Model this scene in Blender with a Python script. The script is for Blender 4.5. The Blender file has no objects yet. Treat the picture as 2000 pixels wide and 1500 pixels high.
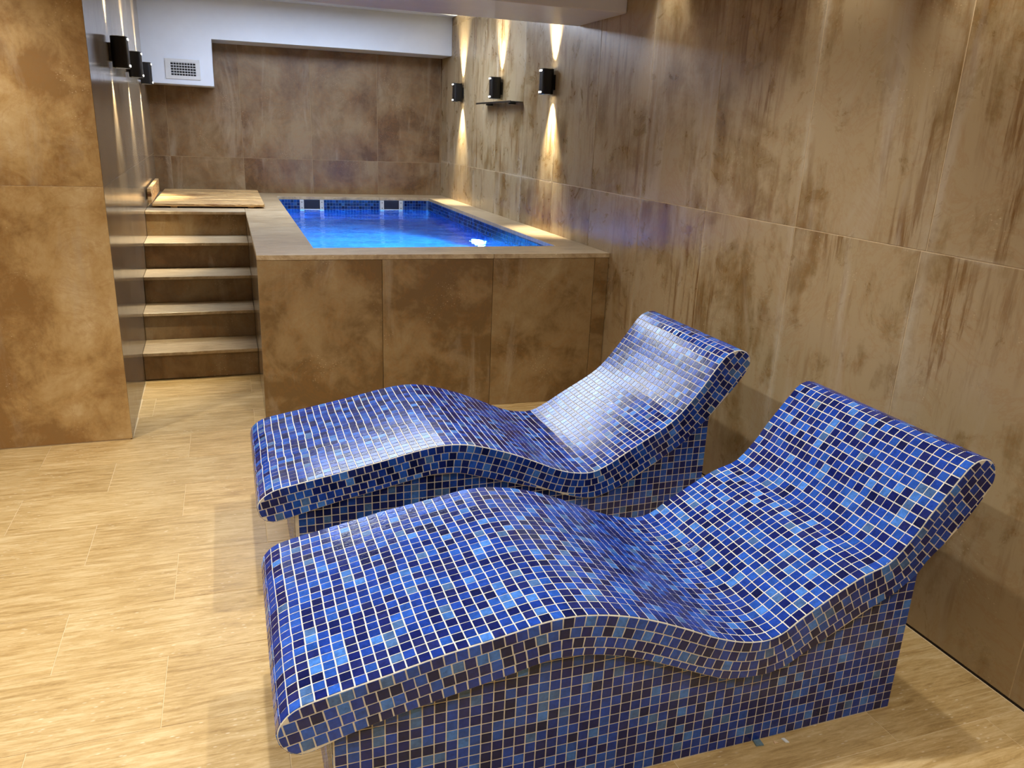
import bpy, bmesh, math, random
import numpy as np
from mathutils import Vector, Matrix
random.seed(7)
sc = bpy.context.scene
COL = sc.collection
# ------------------------------------------------------------------ camera
YAW, PITCH, ROLL, F = 0.3491, -0.3100, 0.0413, 1530.79
fw = Vector((math.sin(YAW)*math.cos(PITCH), math.cos(YAW)*math.cos(PITCH), math.sin(PITCH)))
r0 = Vector((math.cos(YAW), -math.sin(YAW), 0)); u0 = r0.cross(fw)
RR = math.cos(ROLL)*r0 + math.sin(ROLL)*u0
UU = -math.sin(ROLL)*r0 + math.cos(ROLL)*u0
CAM = Vector((0, 0, 1.65))
cd = bpy.data.cameras.new('camera'); cam = bpy.data.objects.new('camera', cd); COL.objects.link(cam)
cd.sensor_width = 36; cd.sensor_fit = 'HORIZONTAL'; cd.lens = F/2000*36; cd.clip_start = .02; cd.clip_end = 60
cam.matrix_world = Matrix(((RR.x, UU.x, -fw.x, CAM.x), (RR.y, UU.y, -fw.y, CAM.y), (RR.z, UU.z, -fw.z, CAM.z), (0, 0, 0, 1)))
sc.camera = cam
def pj(p):
    d = Vector(p) - CAM; z = d.dot(fw)
    return (1000 + F*d.dot(RR)/z, 750 - F*d.dot(UU)/z, z)
# ------------------------------------------------------------------ exposure, world
sc.view_settings.view_transform = 'Standard'; sc.view_settings.look = 'None'
sc.view_settings.exposure = 0.08; sc.view_settings.gamma = 1.0; sc.view_settings.use_curve_mapping = False
w = bpy.data.worlds.new('world'); sc.world = w; w.use_nodes = True
w.node_tree.nodes['Background'].inputs[0].default_value = (.5, .5, .55, 1)
w.node_tree.nodes['Background'].inputs[1].default_value = 0.02
sc.cycles.use_denoising = True
sc.cycles.max_bounces = 8; sc.cycles.diffuse_bounces = 4; sc.cycles.glossy_bounces = 4
sc.cycles.transmission_bounces = 6; sc.cycles.transparent_max_bounces = 8
sc.cycles.sample_clamp_indirect = 4.0; sc.cycles.caustics_reflective = False; sc.cycles.caustics_refractive = False
# ------------------------------------------------------------------ measures of the room
XR, YB, H, ZJ = 2.228, 8.687, 0.957, 1.3208
XP, YF, YFR = 0.123, 4.5095, 4.4323
PX0, PX1, PY0, PY1 = 0.4544, 1.9947, 4.768, 8.298
YC, ZC = 4.3576, 2.72
XW, Y0 = -3.2, -2.2          # far left wall of the near room, wall behind the camera
def XL(y): return -0.57 - 0.0209*(y-YC)
WATER = 0.835
# ------------------------------------------------------------------ room lights
def spot(name, loc, energy, col, ang, blend, size=.04, tgt=(0, 0, -1)):
    l = bpy.data.lights.new(name, 'SPOT'); l.energy = energy; l.color = col; l.spot_size = math.radians(ang)
    l.spot_blend = blend; l.shadow_soft_size = size
    o = bpy.data.objects.new(name, l); COL.objects.link(o); o.location = loc
    o.rotation_euler = Vector(tgt).to_track_quat('-Z', 'Y').to_euler(); return o
def area(name, loc, sx, sy, energy, col, tgt=(0, 0, -1)):
    l = bpy.data.lights.new(name, 'AREA'); l.shape = 'RECTANGLE'; l.size = sx; l.size_y = sy; l.energy = energy; l.color = col
    o = bpy.data.objects.new(name, l); COL.objects.link(o); o.location = loc
    o.rotation_euler = Vector(tgt).to_track_quat('-Z', 'Y').to_euler(); return o
WARM = (1, .86, .64); NEUT = (1, .95, .87); COOL = (.72, .82, 1)
DOWN = [(1.05, 2.75, 95), (0.12, 2.3, 115), (-1.25, 3.65, 95), (-1.5, 1.9, 110), (-1.4, 0.3, 90), (0.2, -.3, 60), (1.5, .3, 62)]   # unseen ceiling downlights of the near room, extra ones added as fill
for x, y, e in DOWN: spot('downlight_beam', (x, y, ZC-.03), e, NEUT, 125, .7, .028)
WALLSPOT = [(2.10, 3.93, 20), (2.10, 2.62, 24), (2.08, 1.92, 46)]
for x, y, e in WALLSPOT: spot('downlight_beam', (x, y, ZC-.03), e, (1, .94, .84), 66, .8, .03, (.06, 0, -1))
FILL_PANEL = (.8, 6.9, 2.0, 1.1)       # unseen panel over the pool behind the beam, added for soft cool light
area('panel_fill', (FILL_PANEL[0], FILL_PANEL[1], ZC-.035), FILL_PANEL[2], FILL_PANEL[3], 58, (.68, .79, 1))
# ------------------------------------------------------------------ helpers
def link(o): COL.objects.link(o); return o
def mesh_obj(name, verts, faces, mats=None, parent=None, smooth=False):
    me = bpy.data.meshes.new(name); me.from_pydata([tuple(v) for v in verts], [], faces); me.update()
    if mats:
        for m in (mats if isinstance(mats, (list, tuple)) else [mats]): me.materials.append(m)
    if smooth:
        for p in me.polygons: p.use_smooth = True
    o = link(bpy.data.objects.new(name, me))
    if parent: o.parent = parent
    return o
def bm_obj(name, bm, mat, parent=None, smooth=False):
    bmesh.ops.recalc_face_normals(bm, faces=bm.faces)
    me = bpy.data.meshes.new(name); bm.to_mesh(me); bm.free(); me.materials.append(mat)
    if smooth:
        for p in me.polygons: p.use_smooth = True
    o = link(bpy.data.objects.new(name, me))
    if parent: o.parent = parent
    return o
def empty(name, loc=(0, 0, 0)):
    o = bpy.data.objects.new(name, None); link(o); o.location = loc; o.empty_display_size = .1; return o
def tag(o, label, cat, group=None):
    o['label'] = label; o['category'] = cat
    if group: o['group'] = group
    return o
def structure(o): o['kind'] = 'structure'; return o
def place(o, parent):          # parent while keeping world placement
    o.parent = parent; o.matrix_parent_inverse = Matrix.Translation(-Vector(parent.location)); return o
def slab(name, lo, hi, mat, parent=None, ch=.0012, pts=None):
    """box (or prism over the four ground points pts) with chamfered edges, origin at its centre"""
    lo = Vector(lo); hi = Vector(hi); c = (lo+hi)/2
    bm = bmesh.new()
    q = pts or [(lo.x, lo.y), (hi.x, lo.y), (hi.x, hi.y), (lo.x, hi.y)]
    vs = [bm.verts.new((x-c.x, y-c.y, z-c.z)) for z in (lo.z, hi.z) for x, y in q]; n = len(q)
    bm.faces.new(vs[:n][::-1]); bm.faces.new(vs[n:])
    for i in range(n): bm.faces.new((vs[i], vs[(i+1) % n], vs[n+(i+1) % n], vs[n+i]))
    if ch: bmesh.ops.bevel(bm, geom=list(bm.edges), offset=ch, segments=1, affect='EDGES')
    o = bm_obj(name, bm, mat); o.location = c
    if parent: place(o, parent)
    return o
def lathe(name, prof, seg, mat, parent=None, loc=(0, 0, 0), smooth=True):
    bm = bmesh.new(); rings = []
    for r, z in prof:
        rings.append([bm.verts.new((r*math.cos(2*math.pi*i/seg), r*math.sin(2*math.pi*i/seg), z)) for i in range(seg)] if r > 1e-6 else [bm.verts.new((0, 0, z))])
    for a, b in zip(rings, rings[1:]):
        for i in range(seg):
            j = (i+1) % seg
            f = [a[i % len(a)], a[j % len(a)], b[j % len(b)], b[i % len(b)]]
            f = list(dict.fromkeys(f))
            if len(f) > 2: bm.faces.new(f)
    o = bm_obj(name, bm, mat, None, False)
    for p in o.data.polygons: p.use_smooth = smooth
    o.location = loc
    if parent: place(o, parent)
    return o
# ------------------------------------------------------------------ materials
def srgb(r, g, b):
    f = lambda c: (c/255/12.92) if c/255 <= .04045 else ((c/255+.055)/1.055)**2.4
    return (f(r), f(g), f(b), 1)
class NT:
    def __init__(s, name):
        s.m = bpy.data.materials.new(name); s.m.use_nodes = True; s.t = s.m.node_tree; s.t.nodes.clear()
        s.out = s.t.nodes.new('ShaderNodeOutputMaterial'); s.b = s.t.nodes.new('ShaderNodeBsdfPrincipled')
        s.t.links.new(s.b.outputs[0], s.out.inputs[0])
    def n(s, typ, **k):
        nd = s.t.nodes.new(typ)
        for a, v in k.items():
            if a.startswith('_'): setattr(nd, a[1:], v)
            else: s.set(nd.inputs[a.replace('__', ' ')], v)
        return nd
    def set(s, inp, v):
        if isinstance(v, bpy.types.NodeSocket): s.t.links.new(v, inp)
        else: inp.default_value = v
    def math(s, op, a, b=0.0, clamp=False):
        nd = s.t.nodes.new('ShaderNodeMath'); nd.operation = op; nd.use_clamp = clamp; s.set(nd.inputs[0], a); s.set(nd.inputs[1], b); return nd.outputs[0]
    def mix(s, f, a, b, mode='MIX'):
        nd = s.t.nodes.new('ShaderNodeMix'); nd.data_type = 'RGBA'; nd.blend_type = mode
        s.set(nd.inputs[0], f); s.set(nd.inputs[6], a); s.set(nd.inputs[7], b); return nd.outputs[2]
    def coord(s, scale=(1, 1, 1), rnd=True, which='Object'):
        tc = s.n('ShaderNodeTexCoord'); mp = s.n('ShaderNodeMapping'); s.set(mp.inputs['Vector'], tc.outputs[which]); mp.inputs['Scale'].default_value = scale
        if rnd:
            oi = s.n('ShaderNodeObjectInfo'); sm = s.t.nodes.new('ShaderNodeVectorMath'); sm.operation = 'SCALE'
            sm.inputs[0].default_value = (37, 61, 23); s.t.links.new(oi.outputs['Random'], sm.inputs['Scale'])
            s.t.links.new(sm.outputs[0], mp.inputs['Location'])
        return mp.outputs[0]
    def noise(s, vec, scale, detail=5, rough=.55, dist=0.0):
        nd = s.n('ShaderNodeTexNoise'); s.set(nd.inputs['Vector'], vec); nd.inputs['Scale'].default_value = scale
        nd.inputs['Detail'].default_value = detail; nd.inputs['Roughness'].default_value = rough; nd.inputs['Distortion'].default_value = dist
        return nd.outputs['Fac']
    def ramp(s, fac, stops):
        nd = s.n('ShaderNodeValToRGB'); s.set(nd.inputs[0], fac); cr = nd.color_ramp
        while len(cr.elements) < len(stops): cr.elements.new(.5)
        for e, (p, c) in zip(cr.elements, stops):
            e.position = p; e.color = c if isinstance(c, tuple) else (c, c, c, 1)
        return nd.outputs[0]
    def bump(s, h, strength=.2, dist=.01):
        nd = s.n('ShaderNodeBump'); s.set(nd.inputs['Height'], h); nd.inputs['Strength'].default_value = strength; nd.inputs['Distance'].default_value = dist
        s.t.links.new(nd.outputs[0], s.b.inputs['Normal']); return nd
    def fin(s, color, rough=.5, spec=.5, **k):
        s.set(s.b.inputs['Base Color'], color); s.set(s.b.inputs['Roughness'], rough); s.b.inputs['Specular IOR Level'].default_value = spec
        for a, v in k.items(): s.set(s.b.inputs[a.replace('__', ' ')], v)
        return s.m

def travertine_wall(name, vaxis='z', dark=(112, 78, 40), mid=(150, 116, 72), light=(176, 152, 118), rough=.3, streaky=.5, stain=.0):
    g = NT(name); co = g.coord()
    sq = {'z': (1, 1, .22), 'flat': (1, 1, 1)}[vaxis]
    st = g.coord(sq)
    big = g.noise(co, 1.5, 4, .6, .8); med = g.noise(co, 5.5, 8, .68, .6); drip = g.noise(st, 9, 8, .68, .5); fine = g.noise(co, 60, 4, .6)
    v = g.math('ADD', g.math('MULTIPLY', big, .50), g.math('MULTIPLY', med, .30))
    v = g.math('ADD', v, g.math('MULTIPLY', drip, .20*streaky*2)); v = g.math('ADD', v, g.math('MULTIPLY', fine, .06))
    c = g.ramp(v, [(.425, srgb(*dark)), (.50, srgb(*mid)), (.55, srgb(*[int(a*.6+b*.4) for a, b in zip(mid, light)])), (.62, srgb(*light))])
    # golden veining
    ve = g.noise(co, 2.6, 9, .72, 1.6)
    band = g.ramp(ve, [(.47, 0.0), (.50, 1.0), (.53, 0.0)])
    c = g.mix(g.math('MULTIPLY', band, .22), c, srgb(150, 100, 42))
    ve2 = g.noise(st, 3.4, 7, .66, .7)
    c = g.mix(g.math('MULTIPLY', g.ramp(ve2, [(.56, 0.0), (.68, 1.0)]), .35), c, srgb(181, 168, 146))
    # pits
    vo = g.n('ShaderNodeTexVoronoi', Scale=55.0); g.set(vo.inputs['Vector'], g.coord((1, 1, 1.6))); patch = g.noise(co, 4.2, 3)
    pit = g.math('MULTIPLY', g.ramp(vo.outputs['Distance'], [(.10, 1.0), (.2, 0.0)]), g.ramp(patch, [(.56, 0.0), (.66, 1.0)]))
    c = g.mix(g.math('MULTIPLY', pit, .65), c, srgb(214, 192, 158))
    r = rough
    if stain:
        # water marks with their own shape: damp dark runs
        dd = g.noise(g.coord((1, 1, .09)), 26, 5, .7, .2); pp = g.noise(g.coord((1, 1, .5)), 2.1, 3, .5)
        m = g.math('MULTIPLY', g.ramp(dd, [(.50, 0.0), (.62, 1.0)]), g.ramp(pp, [(.48, 0.0), (.62, 1.0)]))
        c = g.mix(g.math('MULTIPLY', m, stain), c, srgb(112, 76, 32))
        ww = g.noise(g.coord((1, 1, .12)), 5, 6, .6, .3)
        c = g.mix(g.math('MULTIPLY', g.ramp(ww, [(.60, 0.0), (.70, 1.0)]), .4), c, srgb(190, 180, 165))
        # pale lime bloom that has crept out along the slab joints
        gp = g.n('ShaderNodeNewGeometry'); sx = g.n('ShaderNodeSeparateXYZ'); g.set(sx.inputs[0], gp.outputs['Position'])
        dy = g.math('PINGPONG', g.math('SUBTRACT', sx.outputs['Y'], 2.7429-6.755), .33775)
        dzz = g.math('ABSOLUTE', g.math('SUBTRACT', sx.outputs['Z'], 1.3208))
        dmin = g.math('MINIMUM', dy, g.math('MULTIPLY', dzz, 1.6))
        wob = g.math('MULTIPLY', g.math('SUBTRACT', g.noise(gp.outputs['Position'], 14, 6, .7, .5), .5), .09)
        near = g.ramp(g.math('ADD', dmin, wob), [(.0, 1.0), (.03, 0.0)])
        some = g.ramp(g.noise(gp.outputs['Position'], 1.7, 3, .5), [(.48, 0.0), (.60, 1.0)])
        c = g.mix(g.math('MULTIPLY', g.math('MULTIPLY', near, some), .55), c, srgb(196, 186, 166))
    rr = g.ramp(med, [(.3, rough*.8), (.7, rough*1.25)])
    g.bump(g.math('ADD', g.math('MULTIPLY', pit, -.4), g.math('MULTIPLY', fine, .12)), .12 if rough > .2 else .02, .004)
    return g.fin(c, rr, .5)

M = {}
M['wallR'] = travertine_wall('travertine_damp', dark=(84, 58, 27), mid=(124, 98, 60), light=(168, 148, 114), stain=.8, streaky=.9, rough=.30)
M['wallL'] = travertine_wall('travertine_polished', dark=(78, 62, 46), mid=(106, 90, 70), light=(138, 124, 104), rough=.14, streaky=1.0)
M['wallB'] = travertine_wall('travertine_back', dark=(92, 66, 38), mid=(118, 92, 62), light=(142, 120, 88), rough=.4, streaky=.5)
M['column'] = travertine_wall('travertine_golden', dark=(142, 108, 64), mid=(176, 144, 94), light=(204, 180, 138), rough=.4, streaky=.3)
M['front'] = travertine_wall('travertine_pool_front', dark=(112, 86, 50), mid=(140, 114, 76), light=(164, 142, 104), rough=.42, streaky=.2)
def travertine_floor(name, a, b, c_, rough=.38):
    g = NT(name)
    co = g.coord((1, 1, 1)); wv = g.coord((.9, 5.0, 1))
    wob = g.noise(co, 2.0, 4, .5)
    l1 = g.noise(wv, 6.5, 10, .78, .5); l2 = g.noise(g.coord((.7, 10, 1)), 6, 8, .78, 1.2); big = g.noise(co, 2.2, 4, .5, .4)
    v = g.math('ADD', g.math('ADD', g.math('MULTIPLY', l1, .42), g.math('MULTIPLY', l2, .46)), g.math('MULTIPLY', big, .12))
    col = g.ramp(v, [(.40, srgb(*a)), (.49, srgb(*b)), (.59, srgb(*c_))])
    vo = g.n('ShaderNodeTexVoronoi', Scale=42.0); g.set(vo.inputs['Vector'], g.coord((.6, 1.6, 1))); patch = g.noise(co, 5, 4, .6)
    pit = g.math('MULTIPLY', g.ramp(vo.outputs['Distance'], [(.08, 1.0), (.20, 0.0)]), g.ramp(patch, [(.47, 0.0), (.60, 1.0)]))
    col = g.mix(g.math('MULTIPLY', pit, .7), col, srgb(240, 226, 196))
    oi = g.n('ShaderNodeObjectInfo'); tint = g.ramp(oi.outputs['Random'], [(0, (.93, .92, .90, 1)), (.5, (1, 1, 1, 1)), (1, (1.0, .97, .92, 1))])
    col = g.mix(1.0, col, tint, 'MULTIPLY')
    g.bump(g.math('ADD', g.math('MULTIPLY', pit, -.5), g.math('MULTIPLY', l2, .2)), .15, .004)
    return g.fin(col, g.ramp(l1, [(.3, rough*.8), (.7, rough*1.2)]), .5)
M['floor'] = travertine_floor('travertine_floor', (164, 134, 84), (198, 168, 114), (222, 198, 150))
M['coping'] = travertine_floor('travertine_coping', (140, 118, 88), (178, 156, 122), (206, 188, 156), .33)
def flat(name, rgb, rough=.6, spec=.4, noise=.06, nscale=14, metallic=0.0, bump=0.0):
    g = NT(name); co = g.coord(rnd=False); nz = g.noise(co, nscale, 5, .6)
    c = g.mix(g.ramp(nz, [(.3, 0.0), (.7, 1.0)]), tuple([v*(1-noise) for v in srgb(*rgb)[:3]])+(1,), tuple([min(1, v*(1+noise)) for v in srgb(*rgb)[:3]])+(1,))
    if bump: g.bump(nz, bump, .004)
    return g.fin(c, rough, spec, Metallic=metallic)
M['joint'] = flat('cream_joint', (204, 184, 148), .8)
M['floor_joint'] = flat('floor_joint', (226, 206, 166), .8)
M['joint_dim'] = flat('brown_joint', (158, 136, 104), .8)
M['basin_grout'] = flat('blue_grey_grout', (84, 112, 158), .7)
M['gap'] = flat('dark_gap', (40, 30, 22), .9)
M['paint'] = flat('white_paint', (214, 222, 236), .45, .4, .03, 5, bump=.05)
M['beam'] = flat('satin_white_paint', (222, 224, 234), .28, .5, .03, 7, bump=.12)
M['grout'] = flat('light_grout', (222, 218, 204), .75, .3, .10, 60, bump=.1)
M['black'] = flat('black_powder_coat', (9, 9, 11), .3, .5)
M['plastic'] = flat('white_plastic', (205, 208, 212), .4, .5)
M['duct'] = flat('dark_duct', (20, 20, 22), .7)
M['fragment'] = flat('grey_blue_glass', (104, 128, 140), .2, .6, .2, 120)
M['whitechip'] = flat('white_glass_chip', (232, 236, 238), .2, .6)
M['palechip'] = flat('pale_stone_chip', (222, 190, 150), .6)
M['skim'] = flat('dark_skimmer', (26, 26, 38), .6)
M['shell'] = flat('pool_plaster', (150, 160, 165), .8)
def emit(name, col, st):
    g = NT(name); g.b.inputs['Base Color'].default_value = (.9, .9, .9, 1)
    g.b.inputs['Emission Color'].default_value = col; g.b.inputs['Emission Strength'].default_value = st; return g.m
M['lens'] = emit('lit_lens', (1, .93, .78, 1), 14)
M['window'] = emit('lit_acrylic', (1, .97, .92, 1), 5)
M['lamp'] = emit('pool_lamp_lens', (.75, .93, 1, 1), 40)
M['fill_diffuser'] = emit('fill_panel_diffuser', (.75, .85, 1, 1), 3)
M['down'] = emit('downlight_lens', (1, .94, .84, 1), 12)
def wood(name):
    g = NT(name); co = g.coord((.4, 5.5, 5.5)); nz = g.noise(co, 2.6, 5, .5, 2.0); f = g.noise(g.coord((1, 26, 26)), 6, 3, .6)
    v = g.math('ADD', g.math('MULTIPLY', nz, .8), g.math('MULTIPLY', f, .2))
    c = g.ramp(v, [(.42, srgb(104, 60, 22)), (.455, srgb(214, 172, 108)), (.50, srgb(232, 196, 138)), (.525, srgb(122, 74, 30)), (.56, srgb(230, 196, 140))])
    g.bump(f, .1, .003); return g.fin(c, .5, .4)
M['wood'] = wood('oiled_pine')
def glaze(name, gain=1.0):
    g = NT(name); at = g.n('ShaderNodeAttribute', _attribute_name='tint'); geo = g.n('ShaderNodeNewGeometry')
    nz = g.noise(geo.outputs['Position'], 110, 3, .6); n2 = g.noise(geo.outputs['Position'], 38, 3, .5)
    f = g.math('ADD', g.math('MULTIPLY', nz, .9), g.math('MULTIPLY', n2, .9)); f = g.math('MULTIPLY', f, 1.25*gain)
    hs = g.n('ShaderNodeMix', _data_type='RGBA', _blend_type='MULTIPLY'); hs.inputs[0].default_value = 1.0
    g.set(hs.inputs[6], at.outputs['Color']); cmb = g.n('ShaderNodeCombineColor')
    for i in range(3): g.set(cmb.inputs[i], f)
    g.set(hs.inputs[7], cmb.outputs[0])
    g.bump(g.noise(geo.outputs['Position'], 130, 3, .6), .22, .0015)
    return g.fin(hs.outputs[2], .06, .42)
M['glaze'] = glaze('glazed_mosaic')
def water():
    g = NT('pool_water'); g.t.nodes.remove(g.b)
    co = g.coord((1.0, 1.7, 1), rnd=False); n1 = g.noise(co, 4.2, 4, .55, .6); n2 = g.noise(co, 15, 3, .5, .4)
    h = g.math('ADD', g.math('MULTIPLY', n1, 1.0), g.math('MULTIPLY', n2, .22))
    bp_ = g.n('ShaderNodeBump'); g.set(bp_.inputs['Height'], h); bp_.inputs['Strength'].default_value = .35; bp_.inputs['Distance'].default_value = .03
    fr = g.n('ShaderNodeFresnel'); fr.inputs['IOR'].default_value = 1.33; g.set(fr.inputs['Normal'], bp_.outputs[0])
    gl = g.n('ShaderNodeBsdfGlossy'); gl.inputs['Roughness'].default_value = .03; g.set(gl.inputs['Normal'], bp_.outputs[0])
    rf = g.n('ShaderNodeBsdfRefraction'); rf.inputs['IOR'].default_value = 1.33; rf.inputs['Roughness'].default_value = .05
    rf.inputs['Color'].default_value = (.38, .80, 1, 1); g.set(rf.inputs['Normal'], bp_.outputs[0])
    mx = g.n('ShaderNodeMixShader'); g.set(mx.inputs[0], fr.outputs[0]); g.set(mx.inputs[1], rf.outputs[0]); g.set(mx.inputs[2], gl.outputs[0])
    g.t.links.new(mx.outputs[0], g.out.inputs[0]); return g.m
M['water'] = water()
def glass():
    g = NT('shelf_glass'); return g.fin((.75, .85, .85, 1), .05, .5, **{'Transmission__Weight': .9, 'IOR': 1.45})
M['glass'] = glass()

# ================================================================== STRUCTURE
G = .0016    # half joint
def grid(a, b, joints):
    e = [a]+[j for j in sorted(joints) if a+.01 < j < b-.01]+[b]
    return list(zip(e, e[1:]))
# ---- floor
floor = structure(slab('floor', (XW-.2, Y0-.2, -.12), (XR+.2, YB+.2, -.0016), M['floor_joint'], ch=0))
rowh = .3345; per = .675
def ftile(x0, x1, y0, y1, pts=None):
    if x1-x0 < .01: return
    dz = random.uniform(-.0004, .0004)
    o = slab('floor_tile', (x0+G*.7, y0+G*.7, -.02), (x1-G*.7, y1-G*.7, dz), M['floor'], floor, .0008)
for k in range(-11, 6):
    y0 = 3.705+k*rowh; y1 = y0+rowh
    if y1 < .35: continue
    off = -.28 if k % 2 else -.615      # k=-1 is the row from 3.37 to 3.705
    js = [off+per*i for i in range(-5, 6)]
    xe = XL(y0) if y0 > YC-.05 else XW
    xr = XR-.004
    if k == 3: js = [-.5, .175]
    if y0 > YF-.03: xr = XP+.02
    if y0 > 5.5: continue
    for a, b in grid(max(xe, -2.3), xr, js): ftile(a, b, y0, y1)
floor_rest = slab('floor_slab', (XW, Y0, -.03), (XR, .36, -.001), M['floor'], floor, 0)
slab('floor_slab', (XW, .36, -.03), (-2.3, YC, -.001), M['floor'], floor, 0)
# ---- right wall
wr = structure(slab('wall_right', (XR+.0015, Y0, -.0), (XR+.25, YB+.25, ZC), M['joint'], ch=0))
slab('shadow_gap', (XR+.0005, Y0, -.002), (XR+.006, YB, .007), M['gap'], wr, 0)
ju = [2.7429+.6755*i for i in range(-8, 10)]; ju_l = [j+(0 if j > 2.4 else .012) for j in ju]
ju = [2.059 if abs(j-2.067) < .02 else j for j in ju]
for a, b in grid(Y0, YB, ju_l): slab('wall_panel', (XR, a+G, .008), (XR+.02, b-G, ZJ-G), M['wallR'], wr, .001)
for a, b in grid(Y0, YB, ju): slab('wall_panel', (XR, a+G, ZJ+G), (XR+.02, b-G, 2.64-G), M['wallR'], wr, .001)
slab('wall_panel', (XR, Y0, 2.64+G), (XR+.02, YB, ZC), M['wallR'], wr, .001)
# ---- back wall
wb = structure(slab('wall_back', (XL(YB)-.3, YB+.0015, 0), (XR+.25, YB+.3, ZC), M['joint_dim'], ch=0))
jb = [.171+.68*i for i in range(-2, 5)]
for z0, z1 in ((H, ZJ-.02), (ZJ-.02, 2.60)):
    for a, b in grid(XL(YB)-.02, XR, jb): slab('wall_panel', (a+G, YB, z0+G), (b-G, YB+.02, z1-G), M['wallB'], wb, .001)
# ---- left wall (recess flank) and the column front facing the camera
def lpt(y): return XL(y)
wl = structure(slab('wall_left', (-1.6, YC+.024, 0), (-.5, YB+.3, ZC), M['joint_dim'], ch=0,
     pts=[(-1.6, YC+.024), (XL(YC)-.0015, YC+.024), (XL(YB+.3)-.0015, YB+.3), (-1.6, YB+.3)]))
jl = [YC+.024+1.31*i for i in range(1, 4)]
for z0, z1 in ((.006, ZJ), (ZJ, 2.64), (2.64, ZC)):
    for a, b in grid(YC+.0012, YB, jl):
        slab('wall_panel', (XL(b)-.02, a+G*.4, z0+G*.5), (XL(a), b-G*.4, z1-G*.5), M['wallL'], wl, .0008,
             pts=[(XL(a)-.02, a+G*.4), (XL(a), a+G*.4), (XL(b), b-G*.4), (XL(b)-.02, b-G*.4)])
wc = structure(slab('wall_column', (XW-.2, YC+.0015, 0), (XL(YC+.3)-.004, YC+.3, ZC), M['joint_dim'], ch=0))
for z0, z1 in ((.006, ZJ), (ZJ, 2.64), (2.64, ZC)):
    for a, b in grid(XW, XL(YC), [XL(YC)-1.34*i for i in range(1, 4)]):
        slab('wall_panel', (a+G*.4, YC, z0+G*.3), (b-G*.3, YC+.02, z1-G*.3), M['column'], wc, .001)
# ---- walls behind the camera
structure(slab('wall_far_left', (XW-.2, Y0-.2, 0), (XW, YC, ZC), M['column'], ch=0))
structure(slab('wall_front', (XW-.2, Y0-.2, 0), (XR+.25, Y0, ZC), M['column'], ch=0))
# ---- ceiling with the beam and the stepped bulkhead
ceil = structure(slab('ceiling', (XW-.2, Y0-.2, ZC), (XR+.25, YB+.3, ZC+.15), M['paint'], ch=0))
slab('beam', (XL(5.0)-.005, 4.447, 2.327), (XR-.0005, 5.13, ZC+.01), M['beam'], ceil, .006)
yb0 = 8.292
bm = bmesh.new()
xa, xb = XL(yb0)-.03, XR-.0005
prof = [(xa, 1.957), (-.057, 1.950), (-.057, 2.363), (xb, 2.363), (xb, ZC+.01), (xa, ZC+.01)]
f0 = [bm.verts.new((x, yb0, z)) for x, z in prof]; f1 = [bm.verts.new((x, YB-.0005, z)) for x, z in prof]
bm.faces.new(f0); bm.faces.new(f1[::-1])
for i in range(6): bm.faces.new((f0[i], f0[(i+1) % 6], f1[(i+1) % 6], f1[i]))
bmesh.ops.bevel(bm, geom=list(bm.edges), offset=.004, segments=2, affect='EDGES')
place(bm_obj('bulkhead', bm, M['paint']), ceil)
# ---- ceiling downlights of the near room (above the frame, extra ones added as fill)
for i, (x, y, e) in enumerate(DOWN+WALLSPOT):
    d = tag(empty('downlight', (x, y, ZC)), 'unseen small round recessed downlight in the near white ceiling', 'ceiling light', 'recessed downlights of the near ceiling')
    lathe('trim_ring', [(.036, -.001), (.038, -.006), (.048, -.006), (.05, -.0005)], 24, M['plastic'], d, (x, y, ZC))
    lathe('lens', [(0, -.002), (.036, -.002)], 24, M['down'], d, (x, y, ZC))

lp = tag(empty('added_ceiling_panel', (FILL_PANEL[0], FILL_PANEL[1], ZC)), 'unseen luminous panel added on the ceiling above the pool, behind the white beam', 'ceiling light')
slab('frame', (FILL_PANEL[0]-FILL_PANEL[2]/2-.02, FILL_PANEL[1]-FILL_PANEL[3]/2-.02, ZC-.028), (FILL_PANEL[0]+FILL_PANEL[2]/2+.02, FILL_PANEL[1]+FILL_PANEL[3]/2+.02, ZC-.0005), M['plastic'], lp, .003)
slab('fill_diffuser', (FILL_PANEL[0]-FILL_PANEL[2]/2, FILL_PANEL[1]-FILL_PANEL[3]/2, ZC-.031), (FILL_PANEL[0]+FILL_PANEL[2]/2, FILL_PANEL[1]+FILL_PANEL[3]/2, ZC-.0285), M['fill_diffuser'], lp, .0005)
# ================================================================== POOL
pool = tag(empty('raised_pool', ((XP+XR)/2, (YF+YB)/2, 0)), 'raised plunge pool of bright blue water clad in brown travertine slabs', 'pool')
def yf(x): return YF+(YFR-YF)*(x-XP)/(XR-XP)
CT = .028
def prism(name, pts, z0, z1, mat, parent, ch=.0015):
    xs = [p[0] for p in pts]; ys = [p[1] for p in pts]
    return slab(name, (min(xs), min(ys), z0), (max(xs), max(ys), z1), mat, parent, ch, pts=pts)
j = 1.475; g_ = .001; xr_ = XR-.001; YP = 6.86
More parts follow.
